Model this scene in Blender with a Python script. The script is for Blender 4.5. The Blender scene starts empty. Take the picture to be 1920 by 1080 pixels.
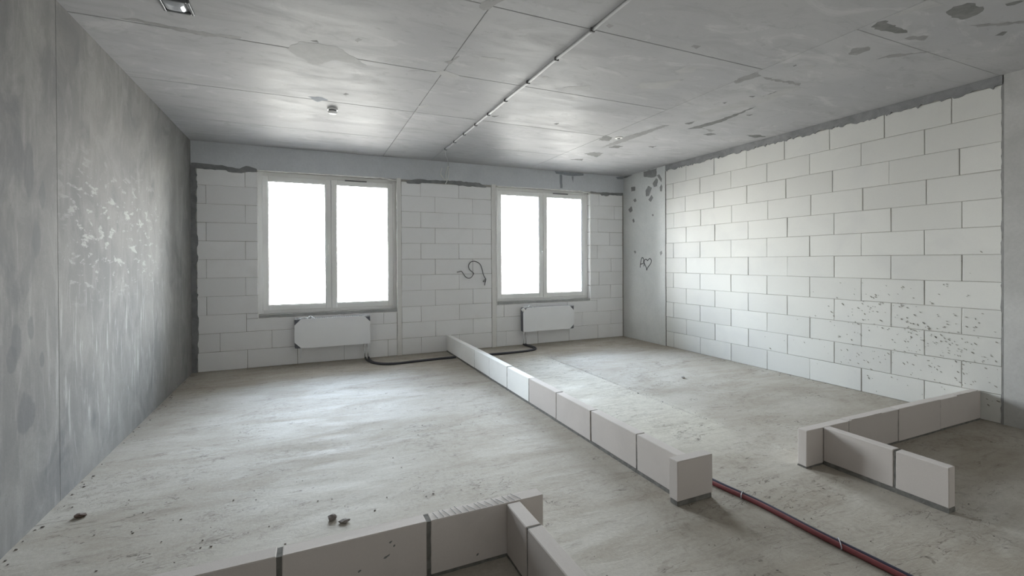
import bpy, math, random
from mathutils import Vector, Matrix, noise

rnd = random.Random(7)
S = bpy.context.scene
COL = S.collection

SKY_STRENGTH, EXPOSURE = 6.0, 3.0
FLOOR_A, FLOOR_B, FLOOR_C, FLOOR_D, FLOOR_E = (0.40, 0.367, 0.315), (0.485, 0.455, 0.405), (0.34, 0.302, 0.248), (0.20, 0.172, 0.138), (0.54, 0.515, 0.465)
FLOOR_STRIP = (0.60, 0.575, 0.50)
LW_A, LW_B, LW_PALE, LW_DARK = (0.20, 0.198, 0.198), (0.275, 0.267, 0.255), (0.39, 0.382, 0.362), (0.14, 0.143, 0.153)
CE_A, CE_B, CE_C, CE_D = (0.41, 0.413, 0.425), (0.48, 0.48, 0.485), (0.36, 0.36, 0.365), (0.27, 0.27, 0.27)
LW_SMEAR = (0.46, 0.455, 0.445)
CE_E = (0.56, 0.56, 0.56)


# ------------------------------------------------------------------ camera
cam_d = bpy.data.cameras.new('camera')
cam = bpy.data.objects.new('camera', cam_d)
COL.objects.link(cam)
S.camera = cam
yaw, pitch, roll = 0.416792, -0.005567, -0.004860
fwd = Vector((math.sin(yaw) * math.cos(pitch), math.cos(yaw) * math.cos(pitch), math.sin(pitch)))
right = Vector((math.cos(yaw), -math.sin(yaw), 0.0))
up = right.cross(fwd)
r2 = right * math.cos(roll) + up * math.sin(roll)
u2 = up * math.cos(roll) - right * math.sin(roll)
m = Matrix((r2, u2, -fwd)).transposed().to_4x4()
m.translation = Vector((-5.68386, -6.08057, 1.48197))
cam.matrix_world = m
cam_d.sensor_width = 36.0
cam_d.lens = 869.457 / 1920 * 36.0
cam_d.shift_y = (494.337 - 540.0) / 1920.0
cam_d.clip_start = 0.02

# ------------------------------------------------------------------ sky, exposure
W = bpy.data.worlds.new('overcast_sky')
S.world = W
W.use_nodes = True
wn = W.node_tree.nodes
wn.clear()
bg = wn.new('ShaderNodeBackground')
wo = wn.new('ShaderNodeOutputWorld')
# overcast: pale ground below, white horizon, bluer overhead
wtc = wn.new('ShaderNodeTexCoord')
wsx = wn.new('ShaderNodeSeparateXYZ')
wmr = wn.new('ShaderNodeMapRange')
wmr.inputs['From Min'].default_value = -1.0
wcr = wn.new('ShaderNodeValToRGB')
el = wcr.color_ramp.elements
el[0].position, el[0].color = 0.0, (0.38, 0.37, 0.345, 1)
el[1].position, el[1].color = 1.0, (0.46, 0.72, 1.14, 1)
for ps, cc in ((0.47, (0.46, 0.45, 0.43, 1)), (0.505, (1.0, 0.99, 0.97, 1)), (0.62, (0.90, 0.96, 1.0, 1))):
    e_ = el.new(ps); e_.color = cc
W.node_tree.links.new(wtc.outputs['Generated'], wsx.inputs[0])
W.node_tree.links.new(wsx.outputs['Z'], wmr.inputs['Value'])
W.node_tree.links.new(wmr.outputs[0], wcr.inputs[0])
W.node_tree.links.new(wcr.outputs[0], bg.inputs['Color'])
bg.inputs['Strength'].default_value = SKY_STRENGTH
W.node_tree.links.new(bg.outputs[0], wo.inputs[0])

S.view_settings.view_transform = 'Standard'
S.view_settings.look = 'None'
S.view_settings.gamma = 1.0
S.view_settings.use_curve_mapping = False
S.view_settings.exposure = EXPOSURE
S.cycles.use_denoising = True
S.cycles.max_bounces = 10
S.cycles.diffuse_bounces = 8
S.cycles.glossy_bounces = 4
S.cycles.transparent_max_bounces = 12
S.cycles.sample_clamp_indirect = 10.0

# room: right wall x=0, left wall x=-L, back wall y=D, behind the camera y=YB
D, L, H, YB = 1.341, 7.098, 3.12, -7.8
RH, RZ = 0.2525, 0.0065            # course height and first bed
WIN = [(-6.312, -4.375, 0.69, 2.775), (-2.684, -0.775, 0.725, 2.775)]

def portal(x0, x1, z0, z1):
    l = bpy.data.lights.new('sky_portal', 'AREA')
    l.shape = 'RECTANGLE'
    l.size, l.size_y = x1 - x0, z1 - z0
    l.cycles.is_portal = True
    o = bpy.data.objects.new('sky_portal', l)
    COL.objects.link(o)
    o.location = ((x0 + x1) / 2, D + 0.36, (z0 + z1) / 2)
    o.rotation_euler = (-math.pi / 2, 0, 0)
for w_ in WIN:
    portal(*w_)

# ------------------------------------------------------------------ materials
class NT:
    def __init__(s, name):
        s.m = bpy.data.materials.new(name)
        s.m.use_nodes = True
        s.n = s.m.node_tree.nodes
        s.l = s.m.node_tree.links
        s.b = s.n['Principled BSDF']
        s.tc = s.n.new('ShaderNodeTexCoord')
        s.geo = s.n.new('ShaderNodeNewGeometry')
        s.pos = s.geo.outputs['Position']
    def scaled(s, sc, src=None, off=(0, 0, 0)):
        mp = s.n.new('ShaderNodeMapping')
        mp.inputs['Scale'].default_value = sc
        mp.inputs['Location'].default_value = off
        s.l.new(src or s.pos, mp.inputs['Vector'])
        return mp.outputs[0]
    def noise(s, scale, detail=4, rough=0.6, vec=None, dist=0.0):
        t = s.n.new('ShaderNodeTexNoise')
        t.inputs['Scale'].default_value = scale
        t.inputs['Detail'].default_value = detail
        t.inputs['Roughness'].default_value = rough
        t.inputs['Distortion'].default_value = dist
        s.l.new(vec or s.pos, t.inputs['Vector'])
        return t.outputs['Fac']
    def voro(s, scale, vec=None):
        t = s.n.new('ShaderNodeTexVoronoi')
        t.inputs['Scale'].default_value = scale
        s.l.new(vec or s.pos, t.inputs['Vector'])
        return t.outputs['Distance']
    def ramp(s, fac, lo, hi, a=0.0, b=1.0):
        r = s.n.new('ShaderNodeMapRange')
        r.inputs['From Min'].default_value = lo
        r.inputs['From Max'].default_value = hi
        r.inputs['To Min'].default_value = a
        r.inputs['To Max'].default_value = b
        s.l.new(fac, r.inputs['Value'])
        return r.outputs[0]
    def math(s, op, a, b=None):
        n = s.n.new('ShaderNodeMath')
        n.operation = op
        for i, v in enumerate((a, b)):
            if v is None: continue
            if isinstance(v, (int, float)): n.inputs[i].default_value = v
            else: s.l.new(v, n.inputs[i])
        return n.outputs[0]
    def mix(s, fac, a, b, mode='MIX'):
        n = s.n.new('ShaderNodeMix')
        n.data_type = 'RGBA'
        n.blend_type = mode
        for k, v in (('Factor_Float', fac), ('A_Color', a), ('B_Color', b)):
            inp = [i for i in n.inputs if i.identifier == k][0]
            if isinstance(v, (int, float)): inp.default_value = v
            elif isinstance(v, tuple): inp.default_value = (*v, 1)
            else: s.l.new(v, inp)
        return [o for o in n.outputs if o.identifier == 'Result_Color'][0]
    def bump(s, h, strength, dist):
        n = s.n.new('ShaderNodeBump')
        n.inputs['Strength'].default_value = strength
        n.inputs['Distance'].default_value = dist
        s.l.new(h, n.inputs['Height'])
        s.l.new(n.outputs[0], s.b.inputs['Normal'])
    def color(s, c):
        if isinstance(c, tuple): s.b.inputs['Base Color'].default_value = (*c, 1)
        else: s.l.new(c, s.b.inputs['Base Color'])
    def set(s, **k):
        for a, v in k.items():
            s.b.inputs[a.replace('_', ' ').title() if a != 'IOR' else a].default_value = v

def plain(name, c, rough=0.6, metal=0.0, nscale=40, var=0.12, spec=0.5):
    t = NT(name)
    f = t.noise(nscale, 3)
    d = tuple(v * (1 - var) for v in c)
    t.color(t.mix(f, d, c))
    t.set(roughness=rough, metallic=metal)
    t.b.inputs['Specular IOR Level'].default_value = spec
    return t.m

def mat_blocks(name, base, var, smudge):
    t = NT(name)
    oi = t.n.new('ShaderNodeObjectInfo')
    r = oi.outputs['Random']
    dark = tuple(v * (1 - var) for v in base)
    c = t.mix(r, dark, base)
    big = t.ramp(t.noise(2.3, 4, 0.55, dist=0.4), 0.50, 0.72)
    c = t.mix(t.math('MULTIPLY', big, 0.55), c, smudge)
    fine = t.ramp(t.noise(70, 3, 0.7), 0.35, 0.7)
    c = t.mix(t.math('MULTIPLY', fine, 0.10), c, tuple(v * 0.72 for v in base))
    pit = t.ramp(t.voro(95), 0.16, 0.06)
    keep = t.ramp(t.noise(9, 2), 0.52, 0.62)
    c = t.mix(t.math('MULTIPLY', t.math('MULTIPLY', pit, keep), 0.35), c, tuple(v * 0.5 for v in base))
    t.color(c)
    t.set(roughness=0.85)
    t.b.inputs['Specular IOR Level'].default_value = 0.25
    t.bump(t.noise(160, 4, 0.7), 0.25, 0.003)
    return t.m

def mat_floor():
    t = NT('floor_concrete')
    sep = t.n.new('ShaderNodeSeparateXYZ')
    t.l.new(t.pos, sep.inputs[0])
    X, Y = sep.outputs['X'], sep.outputs['Y']
    big = t.noise(0.55, 5, 0.6, dist=0.6)
    st = t.noise(1.0, 7, 0.64, vec=t.scaled((1.0, 3.4, 1)), dist=0.9)
    st2 = t.noise(2.4, 8, 0.72, vec=t.scaled((1.3, 5.0, 1), off=(3, 1, 0)), dist=1.1)
    fine = t.noise(42, 5, 0.75)
    grain = t.noise(16, 6, 0.8, dist=0.6)
    c = t.mix(t.ramp(big, 0.36, 0.66), FLOOR_A, FLOOR_B)
    c = t.mix(t.ramp(st, 0.40, 0.68, 0.0, 0.8), c, FLOOR_C)
    c = t.mix(t.ramp(st2, 0.55, 0.72, 0.0, 0.6), c, FLOOR_D)
    # pale cement dust, thickest in the strip between the long partition and the floor joint
    dust = t.ramp(t.noise(0.8, 5, 0.6, vec=t.scaled((1, 1.6, 1), off=(9, 4, 0)), dist=0.8), 0.50, 0.68, 0.0, 0.5)
    c = t.mix(dust, c, FLOOR_E)
    wob = t.math('MULTIPLY', t.math('SUBTRACT', t.noise(2.0, 4), 0.5), 0.5)
    xw = t.math('ADD', X, wob)
    strip = t.math('MULTIPLY', t.ramp(xw, -3.55, -3.35), t.ramp(xw, -2.22, -2.36))
    strip = t.math('MULTIPLY', strip, t.math('MULTIPLY', t.ramp(Y, -3.7, -3.0), t.ramp(Y, 0.7, 0.0)))
    strip = t.math('MULTIPLY', strip, t.ramp(st2, 0.70, 0.42))
    c = t.mix(t.math('MULTIPLY', strip, 0.8), c, FLOOR_STRIP)
    # rough granular patches
    gm = t.ramp(t.noise(1.1, 4, 0.6, vec=t.scaled((1, 1.5, 1), off=(2, 9, 0)), dist=0.6), 0.46, 0.62)
    gr = t.math('MULTIPLY', gm, t.ramp(grain, 0.50, 0.64))
    c = t.mix(t.math('MULTIPLY', gr, 0.5), c, FLOOR_D)
    c = t.mix(t.ramp(fine, 0.35, 0.75, 0.0, 0.30), c, FLOOR_D)
    # dark scratches and specks, mostly running across the room
    def scratch(sc, off, lo, hi, amt, mlo):
        f = t.noise(1.0, 4, 0.55, vec=t.scaled(sc, off=off), dist=1.6)
        ridge = t.math('ABSOLUTE', t.math('SUBTRACT', f, 0.5))
        r = t.ramp(ridge, hi, lo)
        mk = t.ramp(t.noise(1.7, 5, 0.7, vec=t.scaled((1, 1.7, 1), off=off), dist=0.8), mlo, mlo + 0.07)
        return t.math('MULTIPLY', t.math('MULTIPLY', r, mk), amt)
    c = t.mix(scratch((2.2, 7.0, 1), (5, 3, 0), 0.002, 0.012, 0.75, 0.54), c, (0.10, 0.085, 0.07))
    c = t.mix(scratch((4.0, 12.0, 1), (1, 8, 0), 0.004, 0.016, 0.65, 0.55), c, (0.12, 0.10, 0.085))
    sp = t.ramp(t.voro(30, vec=t.scaled((1, 2.6, 1))), 0.13, 0.06)
    km = t.ramp(t.noise(1.9, 4, 0.7), 0.55, 0.62)
    c = t.mix(t.math('MULTIPLY', t.math('MULTIPLY', sp, km), 0.8), c, (0.085, 0.075, 0.068))
    t.color(c)
    t.l.new(t.ramp(st, 0.3, 0.7, 0.62, 0.85), t.b.inputs['Roughness'])
    t.b.inputs['Specular IOR Level'].default_value = 0.16
    h = t.math('ADD', st2, t.math('MULTIPLY', t.math('ADD', fine, t.math('MULTIPLY', gr, 0.8)), 0.4))
    t.bump(h, 0.42, 0.008)
    return t.m

def mat_leftwall():
    t = NT('left_wall_concrete')
    big = t.noise(0.8, 6, 0.62, dist=0.8)
    mid = t.noise(2.8, 6, 0.66, vec=t.scaled((1, 1.3, 0.8)), dist=0.9)
    v = t.noise(1.0, 8, 0.72, vec=t.scaled((1, 9.0, 1.5)), dist=0.9)
    v2 = t.noise(1.0, 6, 0.66, vec=t.scaled((1, 17.0, 2.2), off=(0, 5, 2)), dist=0.6)
    fine = t.noise(60, 4, 0.75)
    c = t.mix(t.ramp(big, 0.34, 0.66), LW_A, LW_B)
    c = t.mix(t.ramp(mid, 0.46, 0.70, 0.0, 0.45), c, LW_PALE)
    c = t.mix(t.ramp(v, 0.52, 0.74, 0.0, 0.45), c, LW_PALE)
    low = t.ramp(t.noise(0.6, 3, vec=t.scaled((1, 1, 0.7), off=(0, 3, 1))), 0.42, 0.58)
    c = t.mix(t.math('MULTIPLY', t.ramp(v2, 0.58, 0.68), t.math('MULTIPLY', low, 0.65)), c, LW_PALE)
    dk = t.ramp(t.noise(1.5, 5, 0.6, vec=t.scaled((1, 1.6, 0.9), off=(0, 13, 5)), dist=0.8), 0.58, 0.68, 0.0, 0.5)
    c = t.mix(dk, c, LW_DARK)
    c = t.mix(t.ramp(fine, 0.35, 0.75, 0.0, 0.20), c, LW_DARK)
    sep = t.n.new('ShaderNodeSeparateXYZ')
    t.l.new(t.pos, sep.inputs[0])
    Y, Z = sep.outputs['Y'], sep.outputs['Z']
    def band(o, a, b, c_, d):
        return t.math('MULTIPLY', t.ramp(o, a, b), t.ramp(o, d, c_))
    # trowel dabs at chest height, drips running down below them
    dz_ = t.noise(1.0, 5, 0.6, vec=t.scaled((1, 6.0, 17.0), off=(0, 2, 8)), dist=0.35)
    dm = t.math('MULTIPLY', t.ramp(dz_, 0.565, 0.63), t.math('MULTIPLY', band(Y, -2.35, -2.0, -0.6, 0.1), band(Z, 1.15, 1.4, 2.0, 2.35)))
    c = t.mix(t.math('MULTIPLY', dm, 0.75), c, LW_SMEAR)
    dr = t.noise(1.0, 5, 0.62, vec=t.scaled((1, 20.0, 2.6), off=(0, 7, 3)), dist=0.5)
    rm = t.math('MULTIPLY', t.ramp(dr, 0.56, 0.65), t.math('MULTIPLY', band(Y, -2.6, -2.2, -0.3, 0.5), band(Z, 0.15, 0.4, 1.15, 1.45)))
    c = t.mix(t.math('MULTIPLY', rm, 0.6), c, LW_SMEAR)
    # damp dark blotches near the viewer
    wv = t.n.new('ShaderNodeTexNoise')
    wv.inputs['Scale'].default_value = 9.0
    t.l.new(t.pos, wv.inputs['Vector'])
    for by, bz, ry, rz in ((-2.76, 1.06, .05, .10), (-2.62, 1.12, .035, .07), (-2.68, .66, .09, .11), (-2.80, .98, .05, .07), (-2.50, .92, .03, .05), (-2.55, 1.62, .045, .11), (-2.62, 2.0, .05, .16), (-2.48, 1.88, .035, .08)):
        d = t.math('ADD', t.math('POWER', t.math('MULTIPLY', t.math('SUBTRACT', Y, by), 1 / ry), 2.0), t.math('POWER', t.math('MULTIPLY', t.math('SUBTRACT', Z, bz), 1 / rz), 2.0))
        d = t.math('ADD', d, t.math('MULTIPLY', t.math('SUBTRACT', wv.outputs['Fac'], 0.5), 2.2))
        c = t.mix(t.ramp(d, 1.15, 0.7, 0.0, 0.5), c, LW_DARK)
    pore = t.math('MULTIPLY', t.ramp(t.voro(30), 0.10, 0.05), t.ramp(t.noise(4, 2), 0.58, 0.66))
    c = t.mix(t.math('MULTIPLY', pore, 0.7), c, (0.10, 0.10, 0.105))
    t.color(c)
    t.set(roughness=0.8)
    t.b.inputs['Specular IOR Level'].default_value = 0.10
    t.bump(t.math('ADD', t.math('MULTIPLY', mid, 0.8), t.math('ADD', t.math('MULTIPLY', v2, 0.3), t.math('MULTIPLY', fine, 0.25))), 0.35, 0.008)
    return t.m

def mat_ceiling():
    t = NT('ceiling_concrete')
    oi = t.n.new('ShaderNodeObjectInfo')
    big = t.noise(0.8, 5, 0.6, dist=0.8)
    st = t.noise(1.6, 6, 0.65, vec=t.scaled((1.0, 3.2, 1), off=(4, 2, 0)), dist=1.0)
    c = t.mix(t.ramp(big, 0.34, 0.68), CE_A, CE_B)
    c = t.mix(t.math('MULTIPLY', oi.outputs['Random'], 0.35), c, CE_C)
    c = t.mix(t.ramp(st, 0.50, 0.68, 0.0, 0.7), c, CE_C)
    c = t.mix(t.ramp(t.noise(3.0, 7, 0.72, vec=t.scaled((1.0, 2.0, 1), off=(1, 6, 0)), dist=1.8), 0.58, 0.68, 0.0, 0.42), c, CE_D)
    pale = t.ramp(t.noise(1.3, 7, 0.7, vec=t.scaled((1.0, 2.4, 1), off=(7, 3, 0)), dist=1.4), 0.56, 0.66, 0.0, 0.5)
    c = t.mix(pale, c, CE_E)
    c = t.mix(t.ramp(t.noise(60, 3, 0.7), 0.4, 0.8, 0.0, 0.10), c, CE_D)
    t.color(c)
    t.l.new(t.ramp(st, 0.35, 0.7, 0.44, 0.60), t.b.inputs['Roughness'])
    t.b.inputs['Specular IOR Level'].default_value = 0.04
    t.bump(t.math('ADD', big, t.math('MULTIPLY', st, 0.3)), 0.12, 0.012)
    return t.m

def mat_concrete(name, a, b, scale=2.0, rough=0.75, bump=0.3):
    t = NT(name)
    f = t.noise(scale, 6, 0.62, dist=0.5)
    g = t.noise(scale * 24, 4, 0.7)
    c = t.mix(t.ramp(f, 0.35, 0.68), a, b)
    c = t.mix(t.ramp(g, 0.35, 0.75, 0.0, 0.25), c, tuple(v * 0.7 for v in a))
    t.color(c)
    t.set(roughness=rough)
    t.b.inputs['Specular IOR Level'].default_value = 0.2
    t.bump(t.math('ADD', f, t.math('MULTIPLY', g, 0.4)), bump, 0.008)
    return t.m

def mat_glass():
    t = NT('window_glass')
    t.n.remove(t.b)
    out = t.n['Material Output']
    tr = t.n.new('ShaderNodeBsdfTransparent')
    gl = t.n.new('ShaderNodeBsdfGlossy')
    gl.inputs['Roughness'].default_value = 0.02
    fr = t.n.new('ShaderNodeFresnel')
    fr.inputs['IOR'].default_value = 1.45
    mx = t.n.new('ShaderNodeMixShader')
    dn = t.noise(6, 3)
    tint = t.mix(dn, (0.97, 0.98, 0.98), (0.99, 1, 1))
    t.l.new(tint, tr.inputs['Color'])
    t.l.new(fr.outputs[0], mx.inputs[0])
    t.l.new(tr.outputs[0], mx.inputs[1])
    t.l.new(gl.outputs[0], mx.inputs[2])
    t.l.new(mx.outputs[0], out.inputs['Surface'])
    return t.m

CEIL_STAINS = [('d', [(-2.05, -0.782), (-2.104, -1.033), (-1.948, -0.964), (-1.886, -0.803)]), ('d', [(-1.79, -0.035), (-1.717, -0.184), (-1.531, -0.18), (-1.474, 0.106)]), ('d', [(-1.684, -0.501), (-1.66, -0.648), (-1.53, -0.65), (-1.529, -0.511)]), ('d', [(-1.791, 0.41), (-1.613, 0.256), (-1.55, 0.404)]), ('d', [(-1.183, -0.775), (-1.091, -0.845), (-1.065, -0.727)]), ('d', [(-0.955, -1.561), (-0.904, -1.651), (-0.792, -1.629), (-0.842, -1.538)]), ('m', [(-2.977, -3.372), (-2.977, -3.414), (-2.911, -3.416), (-2.914, -3.369)]), ('m', [(-3.765, -3.379), (-3.758, -3.419), (-3.712, -3.409), (-3.72, -3.365)]), ('d', [(-1.624, -2.783), (-1.575, -2.83), (-1.556, -2.786)]), ('d', [(-1.485, -2.816), (-1.503, -2.985), (-1.442, -3.097), (-1.415, -2.938), (-1.424, -2.816)]), ('d', [(-1.333, -1.668), (-1.272, -2.09), (-1.284, -2.609), (-1.165, -2.043), (-1.204, -1.746)]), ('m', [(-1.202, -1.771), (-0.964, -1.759), (-0.948, -1.691)]), ('d', [(-1.537, -1.834), (-1.483, -1.965), (-1.45, -1.827)]), ('d', [(-1.136, -2.364), (-1.087, -2.411), (-1.063, -2.349)]), ('d', [(-1.711, -2.542), (-1.684, -2.592), (-1.665, -2.533)]), ('d', [(-0.401, -1.75), (-0.276, -1.838), (-0.079, -1.797), (-0.17, -1.704)]), ('m', [(-2.078, -2.992), (-2.108, -3.107), (-2.068, -3.245), (-1.975, -3.205), (-2.001, -3.09), (-2.025, -2.984)]), ('l', [(-2.841, -2.532), (-2.85, -2.662), (-2.693, -2.729), (-2.552, -2.875), (-2.546, -2.611), (-2.754, -2.522)]), ('m', [(-1.773, -0.441), (-1.814, -1.111), (-1.711, -1.686), (-1.655, -1.71), (-1.651, -1.18), (-1.682, -0.638)]), ('l', [(-2.757, -2.969), (-2.742, -3.07), (-2.637, -3.134), (-2.596, -3.019), (-2.691, -2.958)]), ('l', [(-1.694, -2.147), (-1.635, -2.419), (-1.493, -2.813), (-1.479, -3.204), (-1.343, -3.125), (-1.325, -2.778), (-1.421, -2.45), (-1.577, -2.131)]), ('m', [(-1.927, -3.185), (-1.487, -3.223), (-1.427, -3.182), (-1.878, -3.164)]), ('d', [(-2.032, -4.105), (-2.069, -4.167), (-2.045, -4.199), (-1.899, -4.196), (-1.701, -4.167), (-1.773, -4.124), (-1.934, -4.114)]), ('m', [(-1.615, -4.102), (-1.603, -4.161), (-1.499, -4.194), (-1.445, -4.142), (-1.552, -4.109)]), ('d', [(-1.803, -4.427), (-1.829, -4.484), (-1.779, -4.553), (-1.615, -4.548), (-1.562, -4.491), (-1.567, -4.416), (-1.695, -4.413)]), ('m', [(-1.704, -3.773), (-1.797, -3.859), (-1.718, -3.92), (-1.643, -3.884), (-1.634, -3.788)]), ('d', [(-1.049, -4.4), (-1.085, -4.444), (-1.054, -4.465), (-0.999, -4.422)]), ('d', [(-1.562, -4.628), (-1.528, -4.698), (-1.494, -4.695), (-1.497, -4.647)]), ('m', [(-1.428, -4.4), (-1.155, -4.583), (-1.104, -4.566), (-1.337, -4.412)]), ('l', [(-1.78, -3.461), (-1.793, -3.521), (-1.726, -3.533), (-1.714, -3.456)]), ('l', [(-2.066, -4.465), (-1.915, -4.475), (-2.037, -4.265), (-2.068, -4.272)]), ('d', [(-1.917, -3.451), (-1.911, -3.48), (-1.894, -3.474), (-1.894, -3.451)]), ('m', [(-1.413, -3.809), (-1.407, -3.9), (-1.207, -4.043), (-1.147, -4.083), (-1.316, -3.896)]), ('m', [(-6.822, -2.183), (-6.743, -2.21), (-6.376, -2.167), (-6.105, -2.198), (-6.12, -2.156), (-6.397, -2.105), (-6.639, -2.155)]), ('b', [(-5.661, -2.194), (-5.603, -2.213), (-5.542, -2.158), (-5.601, -2.111)]), ('l', [(-5.813, -2.128), (-5.718, -2.287), (-5.464, -2.309), (-5.332, -2.177), (-5.212, -2.022), (-5.451, -2.06), (-5.622, -1.882), (-5.757, -2.027)]), ('b', [(-5.658, -1.059), (-5.552, -1.104), (-5.473, -1.035), (-5.579, -0.925)]), ('m', [(-5.352, -2.473), (-5.327, -2.517), (-5.299, -2.495), (-5.322, -2.443)]), ('d', [(-5.65, -2.33), (-5.605, -2.355), (-5.593, -2.326)]), ('d', [(-5.353, -1.264), (-5.326, -1.31), (-5.289, -1.287), (-5.32, -1.238)]), ('l', [(-6.434, -2.407), (-6.351, -2.431), (-6.37, -2.354), (-6.414, -2.37)]), ('m', [(-4.663, -3.28), (-4.643, -3.351), (-4.528, -3.401), (-4.562, -3.345), (-4.582, -3.25), (-4.622, -3.233)]), ('l', [(-3.754, -2.395), (-3.737, -2.443), (-3.692, -2.421), (-3.703, -2.362)]), ('d', [(-2.976, -1.205), (-2.931, -1.268), (-2.922, -1.191)]), ('d', [(-3.771, -1.202), (-3.692, -1.248), (-3.718, -1.171)]), ('m', [(-4.639, -2.365), (-4.558, -2.518), (-4.572, -2.428), (-4.587, -2.334)]), ('l', [(-4.664, -2.133), (-4.594, -2.201), (-4.442, -2.149), (-4.522, -2.054)]), ('l', [(-4.603, -1.187), (-4.521, -1.296), (-4.478, -1.229), (-4.556, -1.137)]), ('l', [(-3.457, -2.269), (-3.247, -2.405), (-3.19, -2.29), (-3.35, -2.245)]), ('l', [(-4.398, -2.587), (-4.22, -2.614), (-4.183, -2.561), (-4.346, -2.525)])]
PIER_STAINS = [[(0.746, 3.113), (0.513, 3.111), (0.397, 3.113), (0.398, 2.977), (0.497, 2.965), (0.738, 3.017)], [(0.389, 2.987), (0.333, 2.994), (0.269, 2.911), (0.277, 2.845), (0.333, 2.91)], [(0.498, 2.857), (0.414, 2.94), (0.365, 2.904), (0.39, 2.795), (0.465, 2.789)], [(0.695, 2.759), (0.617, 2.835), (0.523, 2.786), (0.6, 2.653), (0.678, 2.651)], [(0.618, 2.586), (0.532, 2.658), (0.49, 2.604), (0.55, 2.537)], [(0.317, 2.773), (0.277, 2.812), (0.253, 2.764), (0.27, 2.682), (0.31, 2.693)], [(1.106, 2.884), (0.983, 2.872), (0.984, 2.799), (1.096, 2.797)], [(1.041, 2.632), (0.984, 2.655), (0.947, 2.602), (0.994, 2.578)], [(1.194, 2.46), (1.098, 2.517), (1.06, 2.434), (1.127, 2.398)], [(0.526, 2.299), (0.5, 2.319), (0.475, 2.292), (0.5, 2.268)], [(1.071, 2.252), (1.024, 2.273), (1.005, 2.217), (1.043, 2.201)], [(1.335, 3.117), (1.076, 3.116), (1.104, 3.103), (1.335, 3.086)], [(1.034, 1.66), (0.987, 1.67), (0.962, 1.636), (1.001, 1.609)], [(0.325, 1.621), (0.28, 1.651), (0.258, 1.604), (0.302, 1.566)]]
BEAM_STAINS = [[(-1.538, 3.123), (-0.923, 3.115), (-0.923, 3.079), (-1.16, 3.05), (-1.512, 3.072)], [(-1.439, 3.06), (-1.385, 3.064), (-1.379, 2.818), (-1.426, 2.815)], [(-1.181, 3.043), (-1.14, 3.046), (-1.154, 2.92)], [(-0.181, 3.1), (-0.017, 3.121), (-0.017, 3.074), (-0.151, 3.065)]]
MORTAR_FILLS = [[(-7.1, 2.816), (-6.939, 2.821), (-6.733, 2.816), (-6.663, 2.794), (-6.536, 2.779), (-6.45, 2.827), (-6.319, 2.796), (-6.32, 2.754), (-6.508, 2.724), (-6.664, 2.729), (-6.692, 2.751), (-6.817, 2.745), (-7.061, 2.755)], [(-4.23, 2.765), (-4.065, 2.802), (-3.8, 2.802), (-3.434, 2.817), (-2.994, 2.809), (-2.857, 2.744), (-2.995, 2.741), (-3.245, 2.742), (-3.359, 2.741), (-3.527, 2.766), (-3.925, 2.75), (-4.083, 2.726), (-4.222, 2.727)], [(-0.774, 2.789), (-0.533, 2.785), (-0.024, 2.805), (-0.024, 2.753), (-0.161, 2.746), (-0.328, 2.754), (-0.369, 2.726), (-0.513, 2.724), (-0.573, 2.775), (-0.734, 2.771)]]

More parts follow.
